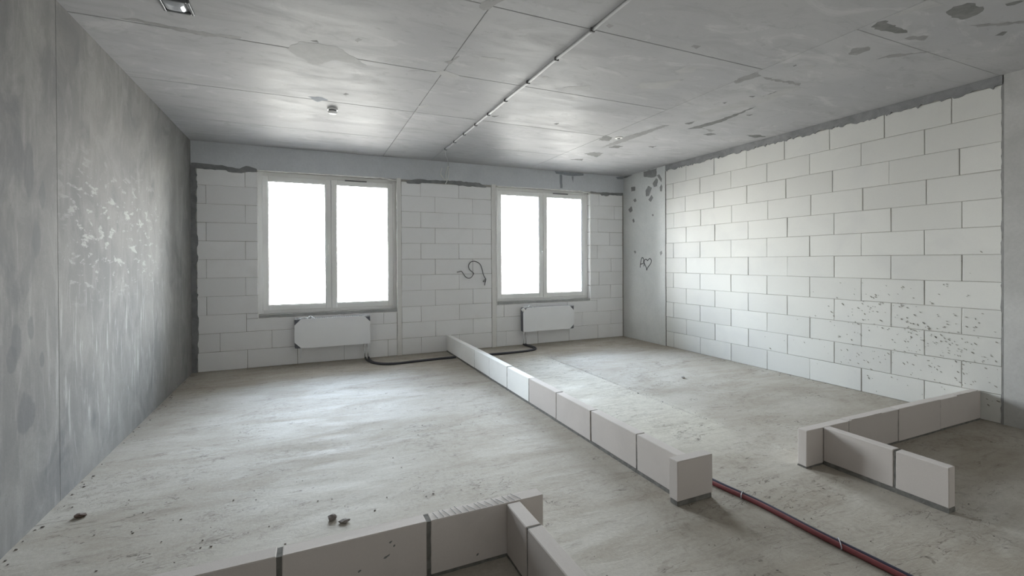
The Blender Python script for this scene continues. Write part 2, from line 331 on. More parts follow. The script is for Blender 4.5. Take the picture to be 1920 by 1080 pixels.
M = dict(
    block=mat_blocks('aerated_block_white', (0.70, 0.70, 0.672), 0.10, (0.60, 0.60, 0.59)),
    blockb=mat_blocks('aerated_block_back_glare', (0.93, 0.93, 0.935), 0.06, (0.84, 0.835, 0.83)),  # paler copy of the wall block, veiling window glare put into its colour
    blockw=mat_blocks('partition_block_white', (0.91, 0.91, 0.885), 0.05, (0.80, 0.80, 0.785)),
    blockg=mat_blocks('partition_block_grey', (0.60, 0.555, 0.525), 0.10, (0.50, 0.465, 0.44)),
    mortar=mat_concrete('mortar_grey', (0.36, 0.34, 0.32), (0.46, 0.44, 0.42), 9),
    mortard=mat_concrete('mortar_dark', (0.15, 0.146, 0.136), (0.25, 0.243, 0.225), 22, 0.95, 0.9),
    fill=mat_concrete('mortar_fill_grey', (0.22, 0.225, 0.23), (0.32, 0.325, 0.33), 7, 0.85, 0.6),
    floor=mat_floor(), lwall=mat_leftwall(), ceil=mat_ceiling(),
    ceilgap=mat_concrete('ceiling_joint', (0.20, 0.20, 0.20), (0.28, 0.28, 0.28), 6),
    beam=mat_concrete('beam_concrete', (0.62, 0.64, 0.67), (0.70, 0.72, 0.75), 1.6, 0.6),  # base colour raised and blued to stand in for glare around the windows
    pier=mat_concrete('pier_concrete', (0.62, 0.63, 0.62), (0.73, 0.735, 0.72), 1.4, 0.6, 0.2),
    column=mat_concrete('column_concrete', (0.42, 0.42, 0.41), (0.54, 0.54, 0.53), 1.6, 0.65, 0.25),
    st_d=mat_concrete('stain_dark', (0.17, 0.175, 0.17), (0.24, 0.24, 0.235), 14, 0.7),
    st_m=mat_concrete('stain_mid', (0.26, 0.26, 0.257), (0.33, 0.33, 0.325), 12, 0.6),
    st_l=mat_concrete('stain_light', (0.405, 0.405, 0.405), (0.47, 0.47, 0.468), 6, 0.72, 0.1),
    st_b=mat_concrete('stain_bluish', (0.30, 0.32, 0.35), (0.37, 0.39, 0.42), 8, 0.95, 0.1),
    speck=plain('mortar_speck', (0.30, 0.285, 0.25), 0.9),
    pvc=plain('white_pvc', (0.92, 0.92, 0.905), 0.35, 0, 8, 0.04),
    gasket=plain('grey_gasket', (0.16, 0.16, 0.165), 0.5),
    glass=mat_glass(),
    foam=plain('white_foam', (0.90, 0.90, 0.87), 0.9, 0, 30, 0.1),
    plaster=plain('pale_plaster', (0.82, 0.81, 0.79), 0.8, 0, 12, 0.08),
    ledge=mat_concrete('sill_mortar', (0.36, 0.36, 0.355), (0.46, 0.455, 0.45), 8),
    enamel=plain('radiator_enamel', (0.52, 0.53, 0.56), 0.4, 0, 10, 0.05),
    film=plain('protective_film', (0.93, 0.94, 0.955), 0.32, 0, 3, 0.05),
    raddark=plain('radiator_dark', (0.15, 0.155, 0.18), 0.5),
    chrome=plain('brushed_metal', (0.70, 0.70, 0.70), 0.28, 0.9, 20, 0.1),
    tape=plain('clear_tape', (0.88, 0.90, 0.93), 0.25, 0, 10, 0.04),
    hose=plain('black_hose', (0.045, 0.045, 0.055), 0.5, 0, 60, 0.3),
    redpipe=plain('red_pipe_sleeve', (0.235, 0.055, 0.06), 0.42, 0, 25, 0.35),
    darkpipe=plain('dark_blue_pipe_sleeve', (0.05, 0.05, 0.085), 0.42, 0, 25, 0.35),
    tie=plain('grey_cable_tie', (0.34, 0.33, 0.36), 0.4),
    conduit=plain('grey_conduit', (0.55, 0.56, 0.565), 0.45, 0, 30, 0.12),
    clip=plain('dark_clip', (0.10, 0.10, 0.10), 0.5),
    wirew=plain('white_cable', (0.82, 0.82, 0.80), 0.45),
    wireg=plain('grey_cable', (0.11, 0.11, 0.115), 0.5),
    ink=plain('marker_ink', (0.05, 0.05, 0.055), 0.7),
    stone=mat_concrete('rubble', (0.20, 0.18, 0.165), (0.32, 0.29, 0.27), 30, 0.9, 0.8),
    twig=plain('dry_brown_scrap', (0.13, 0.09, 0.07), 0.8),
    boxdark=plain('dark_metal_frame', (0.17, 0.175, 0.18), 0.4, 0.4),
    boxlite=plain('glossy_cover', (0.66, 0.68, 0.72), 0.12, 0.35, 8, 0.05),
)

# ------------------------------------------------------------------ mesh helpers
class MB:
    def __init__(s): s.v, s.f = [], []
    def add(s, vs, fs):
        o = len(s.v)
        s.v += [tuple(p) for p in vs]
        s.f += [tuple(i + o for i in f) for f in fs]
    def box(s, x0, x1, y0, y1, z0, z1):
        s.add([(x, y, z) for z in (z0, z1) for y in (y0, y1) for x in (x0, x1)],
              [(0, 2, 3, 1), (4, 5, 7, 6), (0, 1, 5, 4), (2, 6, 7, 3), (0, 4, 6, 2), (1, 3, 7, 5)])
    def cbox(s, x0, x1, y0, y1, z0, z1, b=0.004, jit=0.0, r=rnd):
        b = min(b, (x1 - x0) * .45, (y1 - y0) * .45, (z1 - z0) * .45)
        lo, hi = (x0, y0, z0), (x1, y1, z1)
        idx, vs = {}, []
        for sx in (0, 1):
            for sy in (0, 1):
                for sz in (0, 1):
                    sg = (sx, sy, sz)
                    jj = [r.uniform(-jit, jit) for _ in range(3)]
                    for ax in range(3):
                        p = []
                        for k in range(3):
                            e = hi[k] if sg[k] else lo[k]
                            if k != ax: e += -b if sg[k] else b
                            p.append(e + jj[k])
                        idx[(sg, ax)] = len(vs)
                        vs.append(p)
        fs = []
        for ax in range(3):
            o1, o2 = [k for k in range(3) if k != ax]
            for sd in (0, 1):
                q = []
                for a, c in ((0, 0), (1, 0), (1, 1), (0, 1)):
                    sg = [0, 0, 0]; sg[ax] = sd; sg[o1] = a; sg[o2] = c
                    q.append(idx[(tuple(sg), ax)])
                fs.append(q)
        for ax in range(3):                      # edges run along ax
            o1, o2 = [k for k in range(3) if k != ax]
            for a in (0, 1):
                for c in (0, 1):
                    q = []
                    for sd, own in ((0, o1), (1, o1), (1, o2), (0, o2)):
                        sg = [0, 0, 0]; sg[ax] = sd; sg[o1] = a; sg[o2] = c
                        q.append(idx[(tuple(sg), own)])
                    fs.append(q)
        for sx in (0, 1):
            for sy in (0, 1):
                for sz in (0, 1):
                    fs.append([idx[((sx, sy, sz), k)] for k in range(3)])
        s.add(vs, fs)
    def tube(s, pts, r, n=10, cap=True, rfun=None):
        pts = [Vector(p) for p in pts]
        t0 = (pts[1] - pts[0]).normalized()
        a = t0.orthogonal().normalized()
        rings = []
        for i, p in enumerate(pts):
            t = (pts[min(i + 1, len(pts) - 1)] - pts[max(i - 1, 0)]).normalized()
            a = (a - t * a.dot(t)).normalized()
            b = t.cross(a)
            rr = rfun(i) if rfun else r
            rings.append([p + (a * math.cos(2 * math.pi * k / n) + b * math.sin(2 * math.pi * k / n)) * rr for k in range(n)])
        vs = [q for g in rings for q in g]
        fs = [(i * n + k, i * n + (k + 1) % n, (i + 1) * n + (k + 1) % n, (i + 1) * n + k)
              for i in range(len(pts) - 1) for k in range(n)]
        if cap:
            fs += [tuple(range(n))[::-1], tuple((len(pts) - 1) * n + k for k in range(n))]
        s.add(vs, fs)
    def lathe(s, c, prof, n=24, axis=2):
        # prof: list of (radius, height along axis)
        vs = []
        for r, h in prof:
            for k in range(n):
                a = 2 * math.pi * k / n
                q = [r * math.cos(a), r * math.sin(a)]
                p = q[:axis] + [h] + q[axis:]
                vs.append((c[0] + p[0], c[1] + p[1], c[2] + p[2]))
        fs = [(i * n + k, i * n + (k + 1) % n, (i + 1) * n + (k + 1) % n, (i + 1) * n + k)
              for i in range(len(prof) - 1) for k in range(n)]
        fs += [tuple(range(n)), tuple((len(prof) - 1) * n + k for k in range(n))]
        s.add(vs, fs)
    def plate(s, poly, axis, at, th):
        # polygon in the plane axis=at, extruded by th (signed) towards the room
        def P(q, d):
            p = list(q); p.insert(axis, at + d)
            return p
        n = len(poly)
        s.add([P(q, 0) for q in poly] + [P(q, th) for q in poly],
              [tuple(range(n)), tuple(range(n, 2 * n))] + [(k, (k + 1) % n, n + (k + 1) % n, n + k) for k in range(n)])
    def build(s, name, mat, parent=None, smooth=False):
        me = bpy.data.meshes.new(name)
        me.from_pydata(s.v, [], s.f)
        import bmesh
        bm = bmesh.new(); bm.from_mesh(me)
        bmesh.ops.recalc_face_normals(bm, faces=bm.faces)
        bm.to_mesh(me); bm.free()
        if smooth:
            for p in me.polygons: p.use_smooth = True
        me.materials.append(mat)
        o = bpy.data.objects.new(name, me)
        COL.objects.link(o)
        if parent: o.parent = parent
        return o

def empty(name, loc=(0, 0, 0)):
    o = bpy.data.objects.new(name, None)
    COL.objects.link(o)
    o.empty_display_size = 0.1
    return o
def tag(o, label=None, cat=None, group=None, kind=None):
    if label: o['label'] = label
    if cat: o['category'] = cat
    if group: o['group'] = group
    if kind: o['kind'] = kind
    return o
def box(name, mat, parent, *a, b=0.0, jit=0.0):
    q = MB()
    q.cbox(*a, b=b, jit=jit) if b else q.box(*a)
    return q.build(name, mat, parent)
def smooth_path(pts, n=8):
    out = []
    P = [Vector(p) for p in pts]
    for i in range(len(P) - 1):
        a, b, c, d = P[max(i - 1, 0)], P[i], P[i + 1], P[min(i + 2, len(P) - 1)]
        for k in range(n):
            t = k / n
            out.append(0.5 * ((2 * b) + (c - a) * t + (2 * a - 5 * b + 4 * c - d) * t * t + (3 * b - a - 3 * c + d) * t ** 3))
    out.append(P[-1])
    return out
def ragged(poly, step, amp, r=rnd):
    # add wobbling points along the edges of a polygon
    out = []
    n = len(poly)
    for i in range(n):
        a, b = poly[i], poly[(i + 1) % n]
        d = math.dist(a, b)
        k = max(1, int(d / step))
        for j in range(k):
            t = j / k
            w = amp if j else amp * 0.4
            out.append((a[0] + (b[0] - a[0]) * t + r.uniform(-w, w), a[1] + (b[1] - a[1]) * t + r.uniform(-w, w)))
    return out

# ------------------------------------------------------------------ floor
def floor():
    xs = [-L - 0.2 + i * 0.07 for i in range(int((L + 0.4) / 0.07) + 1)]
    xs = [x for x in xs if abs(x + 2.28) > 0.08] + [-2.28 + d for d in (-.07, -.04, -.022, -.012, -.006, 0, .006, .012, .022, .04, .07)]
    xs.sort()
    ys = [YB - 0.2 + i * 0.06 for i in range(int((D - YB + 0.4) / 0.06) + 1)]
    vs = []
    for y in ys:
        wob = 0.022 * noise.noise(Vector((0, y * 2.2, 3.0))) + 0.010 * noise.noise(Vector((0, y * 9, 1.0)))
        amt = max(0.0, min(1.0, 0.75 + 0.9 * noise.noise(Vector((4, y * 1.7, 0))))) * (1 if -3.6 < y < 0.4 else 0)
        for x in xs:
            z = 0.0035 * noise.noise(Vector((x * 1.1, y * 1.6, 0))) + 0.0018 * noise.noise(Vector((x * 5, y * 9, 2)))
            edge = min(x + L, -x, D - y, 0.25) / 0.25
            z *= max(0.0, edge)
            dx = abs(x + 2.28)
            if dx < 0.022: z -= 0.020 * amt * (1 - dx / 0.022)
            vs.append((x + (wob if dx < 0.075 else 0), y, z - 0.001))
    nx = len(xs)
    fs = [(j * nx + i, j * nx + i + 1, (j + 1) * nx + i + 1, (j + 1) * nx + i) for j in range(len(ys) - 1) for i in range(nx - 1)]
    q = MB(); q.add(vs, fs)
    o = q.build('floor', M['floor'], None, True)
    return tag(o, kind='structure')
FLOOR = floor()

# ------------------------------------------------------------------ ceiling of cast panels
q = MB(); q.box(-L - 0.3, 0.3, YB - 0.3, D + 0.45, H + 0.010, H + 0.3)
CEIL = tag(q.build('ceiling', M['ceilgap']), kind='structure')
yrows = [D + 0.02, 0.205, -0.995, -2.145, -3.30, -4.45, -5.60, -6.75, YB - 0.02]
for cx0, cx1 in ((-L - 0.02, -4.592), (-4.592, -3.835), (-3.835, -2.085)):
    for y1, y0 in zip(yrows, yrows[1:]):
        g = rnd.uniform(0.0015, 0.004)
        dz = 0.0
        box('ceiling_panel', M['ceil'], CEIL, cx0 + g, cx1 - g, y0 + g, y1 - g, H + dz, H + 0.012, b=0.003)
for y1, y0 in ((D + 0.02, -4.05), (-4.05, YB - 0.02)):
    box('ceiling_panel', M['ceil'], CEIL, -2.085 + 0.0015, 0.02, y0 + 0.0004, y1 - 0.0004, H, H + 0.012, b=0.003)
for i_, (k, poly) in enumerate(CEIL_STAINS):
    q = MB(); q.plate(ragged(poly, 0.028, 0.013), 2, H + 0.001, -0.0013 - 0.00001 * i_)
    q.build('ceiling_stain', M['st_' + k], CEIL)

# ------------------------------------------------------------------ left wall
q = MB(); q.box(-L - 0.3, -L - 0.004, YB - 0.3, D + 0.45, -0.1, H + 0.1)
LW = tag(q.build('wall_left', M['fill']), kind='structure')
box('wall_panel', M['lwall'], LW, -L - 0.03, -L, -2.2997, D + 0.04, -0.02, H + 0.02, b=0.0025)
box('wall_panel', M['lwall'], LW, -L - 0.03, -L, YB - 0.02, -2.3003, -0.02, H + 0.02, b=0.0025)
q = MB(); q.box(-L - 0.3, 0.3, YB - 0.3, YB, -0.1, H + 0.1)
tag(q.build('wall_front', M['plaster']), kind='structure')

# ------------------------------------------------------------------ back wall
q = MB()
g = 0.004
y0, y1 = D + 0.007, D + 0.35
(ax0, ax1, az0, az1), (bx0, bx1, bz0, bz1) = WIN
q.box(-L - 0.3, ax0 - g, y0, y1, -0.1, H + 0.1)
q.box(ax1 + g, bx0 - g, y0, y1, -0.1, H + 0.1)
q.box(bx1 + g, 0.3, y0, y1, -0.1, H + 0.1)
q.box(ax0 - g, ax1 + g, y0, y1, -0.1, az0 - g)
q.box(bx0 - g, bx1 + g, y0, y1, -0.1, bz0 - g)
q.box(ax0 - g, ax1 + g, y0, y1, az1 + g, H + 0.1)
q.box(bx0 - g, bx1 + g, y0, y1, bz1 + g, H + 0.1)
BW = tag(q.build('wall_back', M['mortar']), kind='structure')
box('lintel_beam', M['beam'], BW, -L - 0.02, 0.02, D - 0.002, D + 0.34, 2.785, H + 0.02, b=0.004)
XL, XR = -7.035, -0.030
S1, S2 = (-4.385, -4.308), (-2.783, -2.695)
oddL, evenL = [-6.465], [-6.928]
right_j = {1: [-0.613], 2: [-0.311], 3: [-0.629], 4: [-0.316], 5: [-0.58], 6: [-0.30], 7: [-0.616], 8: [-0.334], 9: [-0.596], 10: [-0.226], 11: [-0.574]}
for row in range(1, 12):
    z0, z1 = RZ + (row - 1) * RH, RZ + row * RH
    if row == 1: z0 = 0.0
    if row == 11: z1 = 2.752
    js = list(right_j[row])
    js += [-4.0, -3.362] if row % 2 else [-3.765, -3.12]
    if row == 1: js += [-6.451, -5.814, -5.175, -4.528, -2.517, -1.895, -1.249]
    elif row == 2: js += [-6.776, -6.146, -5.51, -4.87, -2.2, -1.58, -0.949]
    elif row == 3: js += [-6.459, -5.82, -5.18, -4.592, -2.554, -1.92, -1.28]
    else: js += oddL if row % 2 else evenL
    spans = [(XL, S1[0]), (S1[1], S2[0]), (S2[1], XR)]
    for a, b in spans:
        cuts = sorted([a] + [j for j in js if a + 0.03 < j < b - 0.03] + [b])
        for c0, c1 in zip(cuts, cuts[1:]):
            pieces = [(c0, c1, z0, z1)]
            for wx0, wx1, wz0, wz1 in WIN:
                nxt = []
                for (p0, p1, q0, q1) in pieces:
                    if p1 <= wx0 or p0 >= wx1 or q1 <= wz0 or q0 >= wz1:
                        nxt.append((p0, p1, q0, q1)); continue
                    if q0 < wz0 - 0.03: nxt.append((p0, p1, q0, wz0))
                    if p0 < wx0 - 0.01: nxt.append((p0, wx0, max(q0, wz0), q1))
                    if p1 > wx1 + 0.01: nxt.append((wx1, p1, max(q0, wz0), q1))
                pieces = nxt
            for p0, p1, q0, q1 in pieces:
                gg = rnd.uniform(0.0015, 0.0035)
                dy = rnd.uniform(-0.002, 0.0015)
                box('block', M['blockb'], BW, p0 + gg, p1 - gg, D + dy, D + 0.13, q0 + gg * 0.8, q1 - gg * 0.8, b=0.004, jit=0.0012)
for poly in MORTAR_FILLS:
    q = MB(); q.plate(ragged(poly, 0.04, 0.008), 1, D + 0.004, -0.011)
    q.build('mortar_or_gap_shade', M['fill'], BW)
# ragged mortar seam down the left corner
seam = [(-L, 2.80)]
z = 2.80
while z > 0.03:
    seam.append((-7.032 + rnd.uniform(-0.016, 0.014), z)); z -= rnd.uniform(0.03, 0.07)
seam += [(-7.035, 0.0), (-L, 0.0)]
q = MB(); q.plate(seam, 1, D + 0.004, -0.009)
q.build('mortar_or_gap_shade', M['fill'], BW)
for poly in BEAM_STAINS:
    q = MB(); q.plate(ragged([(min(a, -0.006), min(b, H - 0.002)) for a, b in poly], 0.04, 0.004), 1, D - 0.001, -0.003)
    q.build('beam_stain', M['st_b'], BW)

# pale vertical plaster strips beside the windows
for i, (a, b) in enumerate((S1, S2)):
    q = MB()
    n = 22
    vs, fs = [], []
    for k in range(n + 1):
        zz = 2.80 * k / n
        w0, w1 = rnd.uniform(-.003, .003), rnd.uniform(-.003, .003)
        for x, y in ((a + 0.002 + w0, D + 0.006), (a + 0.006 + w0, D - 0.010), (b - 0.006 + w1, D - 0.010), (b - 0.001 + w1, D + 0.006)):
            vs.append((x, y, zz))
    fs = [(k * 4 + j, k * 4 + j + 1, k * 4 + j + 5, k * 4 + j + 4) for k in range(n) for j in range(3)]
    fs += [(0, 1, 2, 3), (n * 4, n * 4 + 1, n * 4 + 2, n * 4 + 3)]
    q.add(vs, fs)
    tag(q.build('trim_%d' % (i + 1), M['plaster']), kind='structure')

# ------------------------------------------------------------------ windows
def window(idx, x0, x1, z0, z1, handle_z):
    root = tag(empty('window_%d' % idx), kind='structure')
    yf, yb = D + 0.11, D + 0.18
    fz = z0 + 0.045                     # frame stands on a mounting ledge
    F, SW = 0.062, 0.078
    q = MB()
    q.cbox(x0 - .008, x0 + F, yf, yb, fz, z1 + .009, b=.004)
    q.cbox(x1 - F, x1 + .008, yf, yb, fz, z1 + .009, b=.004)
    q.cbox(x0 + F, x1 - F, yf, yb, fz, fz + F, b=.004)
    q.cbox(x0 + F, x1 - F, yf, yb, z1 - F, z1 + .009, b=.004)
    xm = (x0 + x1) / 2
    q.cbox(xm - .032, xm + .032, yf + .052, yb, fz + F - .002, z1 - F + .002, b=.003)
    q.build('frame', M['pvc'], root)
    xm = (x0 + x1) / 2 + 0.0
    for si, (a, b) in enumerate(((x0 + F - .014, xm - .002), (xm + .002, x1 - F + .014))):
        q = MB()
        s0, s1 = fz + F - .014, z1 - F + .014
        ya, yc = yf - .016, yf + .05
        q.cbox(a, a + SW, ya, yc, s0, s1, b=.006)
        q.cbox(b - SW, b, ya, yc, s0, s1, b=.006)
        q.cbox(a + SW, b - SW, ya, yc, s0, s0 + SW, b=.006)
        q.cbox(a + SW, b - SW, ya, yc, s1 - SW, s1, b=.006)
        sash = q.build('sash', M['pvc'], root)
        q = MB()
        i0, i1, k0, k1, e = a + SW, b - SW, s0 + SW, s1 - SW, .007
        q.box(i0 - .001, i0 + e, ya + .012, ya + .02, k0, k1); q.box(i1 - e, i1 + .001, ya + .012, ya + .02, k0, k1)
        q.box(i0, i1, ya + .012, ya + .02, k0 - .001, k0 + e); q.box(i0, i1, ya + .012, ya + .02, k1 - e, k1 + .001)
        q.build('gasket', M['gasket'], sash)
        q = MB()
        q.box(i0 - .005, i1 + .005, yf + .018, yf + .022, k0 - .005, k1 + .005)
        q.build('pane', M['glass'], sash)
        if si == 0:
            hx = b - 0.032
            q = MB()
            q.cbox(hx - .014, hx + .014, ya - .010, ya + .002, handle_z - .035, handle_z + .035, b=.004)
            q.lathe((hx, 0, handle_z), [(.009, ya - .045), (.009, ya - .008)], 12, 1)
            q.cbox(hx - .011, hx + .011, ya - .052, ya - .036, handle_z - .135, handle_z + .014, b=.006)
            q.build('handle', M['pvc'], sash)
        else:
            q = MB()
            q.cbox(a + .20, a + .52, ya - .006, ya + .002, s1 - .012, s1 + .006, b=.002)
            q.build('vent_slot', M['gasket'], sash)
    q = MB()
    q.cbox(x0 - .003, x1 + .003, D + .012, yb, z0 - .006, fz + .002, b=.003)
    q.build('sill', M['ledge'], root)
    # squeezed-out white foam bead round the opening
    q = MB()
    def bead(p0, p1, n, r):
        p0, p1 = Vector(p0), Vector(p1)
        pts = [p0.lerp(p1, k / n) + Vector((rnd.uniform(-.002, .002), rnd.uniform(-.002, .001), rnd.uniform(-.002, .002))) for k in range(n + 1)]
        rr = [r * rnd.uniform(.55, 1.35) for _ in pts]
        q.tube(pts, r, 6, True, lambda i: rr[i])
    yy = D - 0.001
    bead((x1 - .001, yy, z0), (x1 - .001, yy, z1 - .02), 40, .0075)
    bead((x0 + .0005, yy, z0), (x0 + .0005, yy, z1 - .02), 40, .0042)
    bead((x0, yy, z1), (x1 - .25, yy, z1 + .012), 32, .006)
    bead((x1 - .25, yy, z1 + .012), (x1, yy, z1 - .02), 7, .0075)
    bead((x0, yy, z0 - .002), (x1, yy, z0 - .002), 36, .0048)
    q.build('foam_bead', M['foam'], root)
    return root
window(1, *WIN[0], 1.72)
window(2, *WIN[1], 1.66)

# ------------------------------------------------------------------ right wall
q = MB(); q.box(0.007, 0.3, YB - 0.3, D + 0.45, -0.1, H + 0.1)
RW = tag(q.build('wall_right', M['mortar']), kind='structure')
YA, YE, SP = 0.176, -4.066, 0.5824
box('concrete_pier', M['pier'], RW, -0.006, 0.2, 0.183, D + 0.02, -0.02, H + 0.02, b=0.005)
box('concrete_column', M['column'], RW, -0.004, 0.2, YB - 0.02, -4.072, -0.02, H + 0.02, b=0.006)
for row in range(1, 13):
    z0, z1 = RZ + (row - 1) * RH, RZ + row * RH
    if row == 1: z0 = 0.0
    js = [-k * SP for k in range(0, 7)] if row % 2 else [-(k + .5) * SP for k in range(0, 7)]
    if row == 12: js = [-(k + .5 - .022 * k) * SP for k in range(0, 7)]
    if row == 9 or row == 10: js = [j - 0.015 if row == 9 else j + 0.018 for j in js]
    js = [j for j in js if YE + 0.06 < j < YA - 0.03]
    cuts = sorted([YE] + js + [YA])
    for c0, c1 in zip(cuts, cuts[1:]):
        gg = rnd.uniform(0.0012, 0.0032)
        dx = rnd.uniform(-0.002, 0.002)
        box('block', M['block'], RW, dx, 0.1, c0 + gg, c1 - gg, z0 + gg * .8, z1 - gg * .8, b=0.004, jit=0.0013)
# ragged mortar fill under the ceiling
poly = [(YA, H - .001)]
y = YA
while y > YE + 0.02:
    poly.append((y, RZ + 12 * RH + rnd.uniform(-0.028, 0.012))); y -= rnd.uniform(0.012, 0.045)
poly += [(YE, RZ + 12 * RH), (YE, H - .001)]
q = MB(); q.plate(poly, 0, 0.004, -0.012)
q.build('mortar_or_gap_shade', M['fill'], RW)
q = MB()
poly = [(0.190, 0.0)]
z = 0.0
while z < 3.05:
    poly.append((0.172 + rnd.uniform(-.004, .003), z)); z += 0.06
poly += [(0.190, 3.05)]
q.plate(poly, 0, 0.004, -0.0065); q.build('mortar_or_gap_shade', M['mortard'], RW)  # dark strip painting the shadow line of the gap beside the pier
poly = [(-4.080, 0.0)]
z = 0.0
while z < 3.06:
    poly.append((-4.062 + rnd.uniform(-.008, .008), z)); z += rnd.uniform(.03, .06)
poly += [(-4.080, 3.06)]
q = MB(); q.plate(poly, 0, 0.004, -0.0075); q.build('mortar_or_gap_shade', M['st_m'], RW)
for poly in PIER_STAINS:
    poly = [(min(max(a, 0.20), D - 0.006), min(b, H - .002)) for a, b in poly]
    q = MB(); q.plate(ragged(poly, 0.03, 0.006), 0, -0.004, -0.0035)
    q.build('pier_stain', M['st_m'], RW)
# drawn letter A and heart
def ribbon(qb, pts, w=0.0075, x=-0.0062):
    pts = [Vector((x, a, b)) for a, b in pts]
    pts = smooth_path(pts, 5)
    vs, fs = [], []
    for i, p in enumerate(pts):
        t = (pts[min(i + 1, len(pts) - 1)] - pts[max(i - 1, 0)]).normalized()
        nn = Vector((1, 0, 0)).cross(t) * w
        vs += [p + nn, p - nn, p - nn + Vector((-.0016, 0, 0)), p + nn + Vector((-.0016, 0, 0))]
    for i in range(len(pts) - 1):
        for k in range(4):
            fs.append((i * 4 + k, i * 4 + (k + 1) % 4, i * 4 + 4 + (k + 1) % 4, i * 4 + 4 + k))
    qb.add(vs, fs)
q = MB()
ribbon(q, [(0.849, 1.349), (0.843, 1.407), (0.825, 1.47), (0.805, 1.523), (0.773, 1.531), (0.748, 1.50), (0.753, 1.449), (0.742, 1.41), (0.745, 1.372)])
ribbon(q, [(0.836, 1.412), (0.80, 1.418), (0.765, 1.428)])
ribbon(q, [(0.669, 1.300), (0.681, 1.351), (0.731, 1.432), (0.736, 1.465), (0.711, 1.498), (0.675, 1.502), (0.644, 1.478), (0.603, 1.509), (0.567, 1.51), (0.539, 1.473), (0.568, 1.417), (0.639, 1.352), (0.669, 1.300)])
tag(q.build('graffiti', M['ink'], RW), 'dark marker drawing of a letter A and a heart')
# grey mortar splashes low on the wall
q = MB()
def speck(y, z, a, b, ang):
    n = 7
    poly = []
    for k in range(n):
        t = 2 * math.pi * k / n
        u, v = a * math.cos(t) * rnd.uniform(.7, 1.2), b * math.sin(t) * rnd.uniform(.7, 1.2)
        poly.append((y + u * math.cos(ang) - v * math.sin(ang), z + u * math.sin(ang) + v * math.cos(ang)))
    q.plate(poly, 0, 0.001, -0.0042)
cl = [(-3.62, 0.72, .20, .10, 70), (-3.75, 0.45, .22, .16, 45), (-3.45, 0.60, .40, .22, 60), (-3.1, 0.82, .25, .16, 40), (-3.0, 1.05, .14, .10, 22),
      (-3.95, 0.40, .12, .22, 34), (-2.8, 0.6, .45, .26, 40), (-3.6, 1.05, .3, .14, 18), (-3.9, 1.35, .1, .2, 8), (-3.2, 0.35, .4, .12, 34), (-2.3, 0.55, .4, .3, 12)]
for cy, cz, sy, sz, n in cl:
    for _ in range(n):
        y, z = rnd.gauss(cy, sy), rnd.gauss(cz, sz)
        if not (YE + .02 < y < -1.6 and 0.03 < z < 1.6): continue
        a = rnd.uniform(.0025, .009) * rnd.uniform(.6, 1.1)
        speck(y, z, a * rnd.uniform(1.2, 2.1), a * .62, rnd.uniform(.2, 1.1))
tag(q.build('mortar_splatter', M['speck'], RW), 'dark mortar specks splashed over the pale blocks', kind='stuff')

# ------------------------------------------------------------------ low partitions
BT = 0.268                                    # top of a partition block
def partition(name, label, axis, face, th, cuts, mats, bed=0.022, joint=0.008, xdark=False, wob=0.006, gaps=None):
    """blocks in a row along axis (0=x,1=y); face = low side coordinate, th thickness; cuts = joint positions"""
    root = tag(empty(name), label, 'partition')
    def bb(name_, mat, a0, a1, t0, t1, z0, z1, b, jit=0.0):
        if axis == 0: return box(name_, mat, root, a0, a1, t0, t1, z0, z1, b=b, jit=jit)
        return box(name_, mat, root, t0, t1, a0, a1, z0, z1, b=b, jit=jit)
    for i, (a, b) in enumerate(zip(cuts, cuts[1:])):
        gA = (gaps or {}).get(i, joint) / 2 if i else 0.0
        gB = (gaps or {}).get(i + 1, joint) / 2 if i < len(cuts) - 2 else 0.0
        dt, dz = rnd.uniform(-.002, .002), rnd.uniform(-.003, .003)
        bb('block', M[mats[i]], a + gA, b - gB, face + dt, face + th + dt, bed, BT + dz, .004, .0012)
        if i:
            m_ = max(gA, 0.002)
            q = MB()
            n = 9                              # uneven mortar squeezed into the upright joint
            vs, fs = [], []
            for k in range(n + 1):
                zz = 0.004 + (BT - 0.008) * k / n
                e0, e1 = rnd.uniform(-.001, .0025), rnd.uniform(-.001, .0025)
                s0, s1 = rnd.uniform(-.0012, .0012), rnd.uniform(-.0012, .0012)
                for u, t in ((a - m_ - e0, face + .0035 + s0), (a + m_ + e1, face + .0035 + s1), (a + m_ + e1, face + th - .0035), (a - m_ - e0, face + th - .0035)):
                    vs.append((u, t, zz) if axis == 0 else (t, u, zz))
            fs = [(k * 4 + j, k * 4 + (j + 1) % 4, k * 4 + 4 + (j + 1) % 4, k * 4 + 4 + j) for k in range(n) for j in range(4)] + [(0, 1, 2, 3), (n * 4, n * 4 + 1, n * 4 + 2, n * 4 + 3)]
            q.add(vs, fs)
            q.build('mortar_joint', M['mortard'], root)
    # mortar bed with an uneven toe on both sides
    q = MB()
    a0, a1 = cuts[0], cuts[-1]
    n = max(4, int((a1 - a0) / 0.035))
    vs, fs = [], []
    for k in range(n + 1):
        u = a0 + (a1 - a0) * k / n
        w0, w1 = rnd.uniform(0, wob) - .002, rnd.uniform(0, wob) - .002
        for t, zz in ((face - w0, -0.004), (face - w0 * .5 + .003, bed + .001), (face + th + w1 * .5 - .003, bed + .001), (face + th + w1, -0.004)):
            vs.append((u, t, zz) if axis == 0 else (t, u, zz))
    fs = [(k * 4 + j, k * 4 + (j + 1) % 4, k * 4 + 4 + (j + 1) % 4, k * 4 + 4 + j) for k in range(n) for j in range(4)] + [(0, 1, 2, 3), (n * 4, n * 4 + 1, n * 4 + 2, n * 4 + 3)]
    q.add(vs, fs)
    q.build('mortar_bed', M['mortard'], root)
    return root

